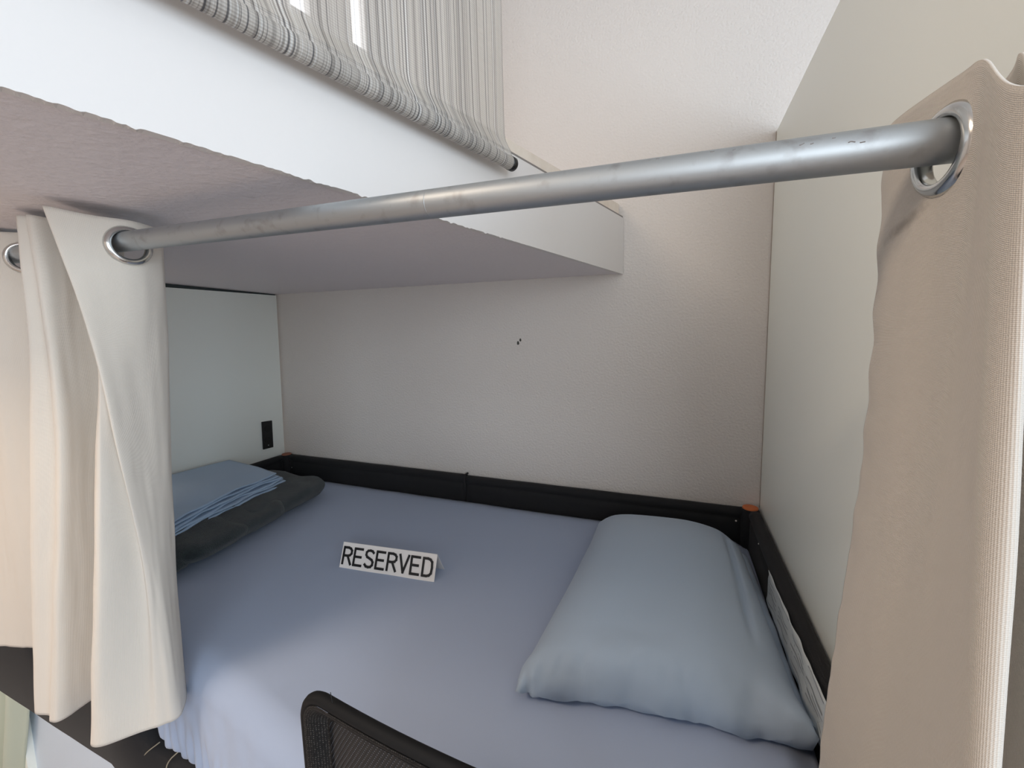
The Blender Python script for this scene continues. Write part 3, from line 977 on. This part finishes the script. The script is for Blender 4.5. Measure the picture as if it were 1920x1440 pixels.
# the loose open end of the case: a flange along the head side
def flange(i, j):
    v = i / 60
    w_ = j / 6
    p = pil_xy(1.0, 0.05 + 0.82 * v)
    q = pil_top(NPU, round((0.05 + 0.82 * v) * NPV))
    x = p.x - 0.012 + 0.028 * w_
    lift = 0.0
    z = q.z - 0.010 * w_ * 1 + 0.004 * nz(v * 9, w_, 3) + 0.006 * math.sin(math.pi * w_)
    return Vector((min(x, 1.953), p.y - 0.010 * w_ * (1 - sm(0, 0.15, v)), max(z, ZM + 0.006)))
grid('open_hem', 60, 6, flange, M['pillow'], PL, thick=0.0025)

# ------------------------------------------------------------------ dark towel, sheets on it
TW = thing('towel', 'thick dark grey folded towel at the left of the bed', 'towel', (0.3, -0.5, ZM))
def rbox(name, ctr, ax, ay, hx, hy, h, z0, m, parent, e=4.0, bulge=0.0, seed=0, nu=70, nv=28, amp=0.004, ez=2.4):
    """soft folded slab: superellipse outline, rounded edge profile; ax, ay plan axes."""
    ax, ay = Vector(ax).normalized(), Vector(ay).normalized()
    vs, fs = [], []
    for j in range(nv + 1):
        ph = -math.pi / 2 + math.pi * j / nv
        cr_ = abs(math.cos(ph)) ** (2 / ez)
        sz = math.copysign(abs(math.sin(ph)) ** (2 / ez), math.sin(ph))
        for i in range(nu):
            th = 2 * math.pi * i / nu
            c_, s_ = math.cos(th), math.sin(th)
            ex = math.copysign(abs(c_) ** (2 / e), c_)
            ey = math.copysign(abs(s_) ** (2 / e), s_)
            p = Vector(ctr) + ax * (ex * hx * cr_) + ay * (ey * hy * cr_)
            z = z0 + h * (sz + 1) / 2
            d = amp * nz(p.x * 14 + seed, p.y * 14, z * 20)
            p += (ax * ex + ay * ey) * d
            vs.append(Vector((p.x, p.y, z + (d if j > nv * 0.4 else 0))))
    for j in range(nv):
        for i in range(nu):
            fs.append((j * nu + i, j * nu + (i + 1) % nu, (j + 1) * nu + (i + 1) % nu, (j + 1) * nu + i))
    return obj(name, vs, fs, m, parent, True)
TA, TB = Vector((0.25, 0.97, 0)).normalized() * -1, Vector((0.97, -0.25, 0)).normalized()
ta = Vector((0.13, -0.99, 0)); tb = Vector((0.99, 0.13, 0))
rbox('towel_fold', (0.300, -0.400, 0), tb, ta, 0.205, 0.215, 0.105, ZM + 0.004, M['towel'], TW, e=3.6, seed=2, amp=0.010, ez=2.2)
rbox('towel_fold', (0.325, -0.565, 0), tb, ta, 0.212, 0.150, 0.100, ZM + 0.004, M['towel'], TW, e=4.5, seed=5, amp=0.010, ez=2.2)
rbox('towel_fold', (0.336, -0.700, 0), tb, ta, 0.228, 0.108, 0.102, ZM + 0.004, M['towel'], TW, e=5, seed=9, amp=0.008, ez=2.0)
rbox('towel_corner', (0.372, -0.795, 0), tb, ta, 0.180, 0.048, 0.080, ZM + 0.003, M['towel'], TW, e=3, seed=12, amp=0.010, ez=2.0)

SH = thing('folded_sheet', 'folded stack of light blue sheets lying on the dark towel', 'bed sheet', (0.22, -0.5, 0.0))
def sheet_layer(k, n):
    z = -0.008 + 0.0064 * k
    sh = 0.006 * nz(k * 1.7, 4, 2)
    o00, o10, o11, o01 = Vector((0.03, -0.80 + sh, 0)), Vector((0.478 + sh - 0.004 * k, -0.80 - sh, 0)), Vector((0.392 - 0.005 * k + sh, -0.322 - 0.005 * k, 0)), Vector((0.03, -0.285 - 0.003 * k, 0))
    NU = 40
    def f(i, j):
        u, v = i / NU, j / NU
        p = (o00 * (1 - u) + o10 * u) * (1 - v) + (o01 * (1 - u) + o11 * u) * v
        ed = sm(0.75, 1.0, u)
        wv = 0.012 * nz(v * 5 + k * 0.9, k * 0.6, 2) * ed + 0.006 * nz(v * 14, k * 2.3, 4) * ed
        p.x += 0.012 * nz(v * 4 + k * 0.5, k, 8) * sm(0.9, 1, u)
        drop = -0.016 * sm(0.6, 1.0, u) * (1 - k / n * 0.6)
        dn = 0.010 * math.sin(math.pi * v) * 0.5
        return Vector((p.x, p.y, z + wv * 0.4 + drop + dn - 0.016 * (1 - sm(0, 0.5, v))))
    return grid('layer', NU, NU, f, M['linen'], SH, uv=lambda i, j: (i * 0.01, j * 0.012), thick=0.0038, offset=0.0)
for k in range(6):
    sheet_layer(k, 6)

# ------------------------------------------------------------------ RESERVED sign
SG = thing('reserved_sign', 'small tent-shaped metal RESERVED sign standing on the blue sheet', 'sign', (1.04, -0.555, ZM))
zs = ZM + 0.006
fl, fr_ = Vector((0.903, -0.592, zs)), Vector((1.188, -0.562, zs))
along = (fr_ - fl).normalized()
dep = Vector((-along.y, along.x, 0))
HS = 0.062
lean = 0.026
tl, tr_ = fl + dep * lean + Vector((0, 0, HS)), fr_ + dep * lean + Vector((0, 0, HS))
bl_, br_ = fl + dep * 0.062, fr_ + dep * 0.062
def plate(name, a, b, c, d, th, m, parent):
    n = (b - a).cross(d - a).normalized() * th
    return hexa(name, [a, b, c, d, a + n, b + n, c + n, d + n], m, parent)
plate('front_plate', fl, fr_, tr_, tl, -0.0012, M['brushed'], SG)
plate('back_plate', bl_, br_, tr_, tl, 0.0012, M['brushed'], SG)
# stroke lettering
GL = {
 'R': [[(0, 0), (0, 1)], [(0, 1), (0.34, 1), (0.50, 0.95), (0.60, 0.84), (0.60, 0.66), (0.50, 0.55), (0.34, 0.50), (0, 0.50)], [(0.32, 0.50), (0.62, 0)]],
 'E': [[(0.58, 1), (0, 1), (0, 0), (0.58, 0)], [(0, 0.51), (0.50, 0.51)]],
 'S': [[(0.58, 0.88), (0.48, 0.97), (0.32, 1.0), (0.15, 0.97), (0.05, 0.87), (0.04, 0.72), (0.12, 0.60), (0.32, 0.52), (0.50, 0.44), (0.59, 0.32), (0.58, 0.15), (0.47, 0.03), (0.30, 0.0), (0.12, 0.03), (0.01, 0.13)]],
 'V': [[(0, 1), (0.32, 0), (0.64, 1)]],
 'D': [[(0, 0), (0, 1), (0.30, 1), (0.48, 0.95), (0.60, 0.82), (0.63, 0.5), (0.60, 0.18), (0.48, 0.05), (0.30, 0), (0, 0)]],
}
upv = (tl - fl).normalized()
nf = along.cross(upv).normalized()
LH = 0.0415
def stroke(bm, pts, wd):
    for k, (a, b) in enumerate(zip(pts, pts[1:])):
        a, b = Vector(a), Vector(b)
        d = (b - a).normalized()
        n = Vector((-d.y, d.x)) * wd / 2
        e = d * wd * 0.42
        qs = [a - e + n, a - e - n, b + e - n, b + e + n]
        lo = [bm.verts.new(pt3(q, 0.0)) for q in qs]
        hi = [bm.verts.new(pt3(q, 0.0007 + 0.00001 * k)) for q in qs]
        bm.faces.new(hi)
        for i in range(4):
            bm.faces.new((lo[i], lo[(i + 1) % 4], hi[(i + 1) % 4], hi[i]))
x_off = 0.0
TOT = 0.275
ADV = 0.0347
for k, ch in enumerate('RESERVED'):
    ox = 0.008 + k * ADV
    def pt3(q, h):
        return fl + along * (ox + q.x * LH * 0.98) + upv * (0.0125 + q.y * LH) + nf * (0.0012 + h)
    bm = bmesh.new()
    for st in GL[ch]:
        stroke(bm, st, 0.150)
    from_bm('letter', bm, M['ink'], SG)

# ------------------------------------------------------------------ office chair
CH = thing('office_chair', 'black mesh-back office chair in front of the bed', 'chair', (1.61, -1.2, FLOOR))
CX0, CX1, CZ0, CZ1, CY = 1.370, 1.842, -0.36, 0.1255, -1.098
CR = 0.040
def chy(x):
    return CY - 0.014 * (x - CX0) + 0.014 * ((2 * (x - CX0) / (CX1 - CX0) - 1) ** 2 - 1)
def rrect(ins, n=10):
    x0, x1, z0, z1, r = CX0 + ins, CX1 - ins, CZ0 + ins, CZ1 - ins, max(CR - ins, 0.012)
    pts = []
    for (cx_, cz_, a0, ex, ez_) in ((x1 - r, z1 - r, 0, x0 + r, z1 - r), (x0 + r, z1 - r, 90, x0 + r, z0 + r), (x0 + r, z0 + r, 180, x1 - r, z0 + r), (x1 - r, z0 + r, 270, x1 - r, z1 - r)):
        arc = [(cx_ + r * math.cos(math.radians(a0 + 90 * k / n)), cz_ + r * math.sin(math.radians(a0 + 90 * k / n))) for k in range(n + 1)]
        pts += arc
        e0, e1 = arc[-1], {0: (x0 + r, z1), 90: (x0, z0 + r), 180: (x1 - r, z0), 270: (x1, z1 - r)}[a0]
        for k in range(1, 16):
            pts.append((e0[0] + (e1[0] - e0[0]) * k / 16, e0[1] + (e1[1] - e0[1]) * k / 16))
    return pts
rings = [rrect(a) for a in (0.0, 0.003, 0.009)]
NR = len(rings[0])
path = [(x, chy(x) + 0.002, z) for (x, z) in rrect(0.0065)]
v, f = tube_mesh(path + [path[0]], 0.0068, 12, False)
obj('back_frame', v, f, M['chair_black'], CH, True)
BI = (0.0085, 0.012, 0.018, 0.024, 0.030, 0.0325, 0.035)
BD = (-0.0050, -0.0052, -0.0020, 0.0030, 0.0080, 0.0098, 0.0085)
br = [rrect(a) for a in BI]
def band(i, j):
    x, z = br[j][i % NR]
    return Vector((x, chy(x) + BD[j], z))
bl_len = [0.0]
for i in range(NR):
    a, b = rings[0][i], rings[0][(i + 1) % NR]
    bl_len.append(bl_len[-1] + math.hypot(a[0] - b[0], a[1] - b[1]))
grid('mesh_border', NR, len(BI) - 1, band, M['border_mesh'], CH, uv=lambda i, j: (bl_len[i], BI[j]))
NM = 48
ci = 0.0275
def back_mesh(i, j):
    v_ = j / NM
    z = CZ1 - ci - (CZ1 - CZ0 - 2 * ci) * v_
    r = 0.012
    dz = min(CZ1 - ci - z, z - CZ0 - ci)
    ins = r - math.sqrt(max(r * r - (r - dz) ** 2, 0)) if dz < r else 0.0
    xa, xb = CX0 + ci + ins, CX1 - ci - ins
    x = xa + (xb - xa) * i / NM
    return Vector((x, chy(x) + 0.0125 - 0.0080 * (1 - (2 * i / NM - 1) ** 6) * (1 - (2 * v_ - 1) ** 6), z))
grid('back_mesh', NM, NM, back_mesh, M['chair_mesh'], CH, uv=lambda i, j: (0.40 * i / NM, 0.42 * j / NM))
tube('stray_thread', [(1.425, chy(1.425), 0.124), (1.4255, chy(1.425) - 0.001, 0.131), (1.4245, chy(1.425) - 0.001, 0.138)], 0.0004, M['black_seam'], CH, 5)
rbox('seat', (1.61, -1.36, 0), (1, 0, 0), (0, 1, 0), 0.24, 0.23, 0.08, -0.47, M['chair_black'], CH, e=5, amp=0.002)
tube('back_support', [(1.61, -1.30, -0.47), (1.61, -1.14, -0.47), (1.61, -1.105, -0.43), (1.61, -1.112, -0.35)], 0.02, M['black_plastic'], CH, 12)
tube('gas_column', [(1.61, -1.36, -0.78), (1.61, -1.36, -0.46)], 0.025, M['black_plastic'], CH, 14)
for k in range(5):
    a = 2 * math.pi * k / 5 + 0.3
    ex = Vector((1.61 + 0.27 * math.cos(a), -1.36 + 0.27 * math.sin(a), -0.81))
    lg = tube('base_leg', [(1.61, -1.36, -0.78), tuple(ex)], 0.018, M['black_plastic'], CH, 10, [0.024, 0.015])
    tube('caster', [ex + Vector((-0.02 * math.sin(a), 0.02 * math.cos(a), -0.03)), ex + Vector((0.02 * math.sin(a), -0.02 * math.cos(a), -0.03))], 0.03, M['black_plastic'], lg, 14)

# ------------------------------------------------------------------ below the bed
t = thing('cupboard_panel', 'plain white panel below the black bed rail at lower left', 'panel', (0.2, -0.88, FLOOR))
box('board', (-0.25, -0.912, FLOOR), (0.46, -0.900, -0.44), M['lower_panel'], t, 0.001)
LQ = thing('curtain', 'pale green curtain hanging under the bed rail in the lower left corner', 'curtain', (-0.4, -0.9, FLOOR))
def lowc(i, j):
    u, v_ = i / 160, j / 20
    return Vector((-0.9 + (0.965 - 0.17 * v_) * u, -0.945 + 0.018 * math.sin(u * 64) + 0.004 * nz(u * 9, v_ * 2, 1), -0.455 - 0.40 * v_))
grid('cloth', 160, 20, lowc, M['lower_curtain'], LQ, uv=lambda i, j: (i * 0.006, j * 0.022), thick=0.0016)

# added ceiling lamp, unseen behind the viewer, for warm fill light
t = thing('added_ceiling_lamp', 'added square white ceiling lamp, unseen behind the viewer', 'lamp', (0.35, -2.15, CEIL))
box('housing', (0.03, -2.47, CEIL - 0.05), (0.67, -1.83, CEIL), M['frame_white'], t, 0.006)
box('diffuser', (0.05, -2.45, CEIL - 0.056), (0.65, -1.85, CEIL - 0.05), M['added_lamp_glow'], t, 0.002)
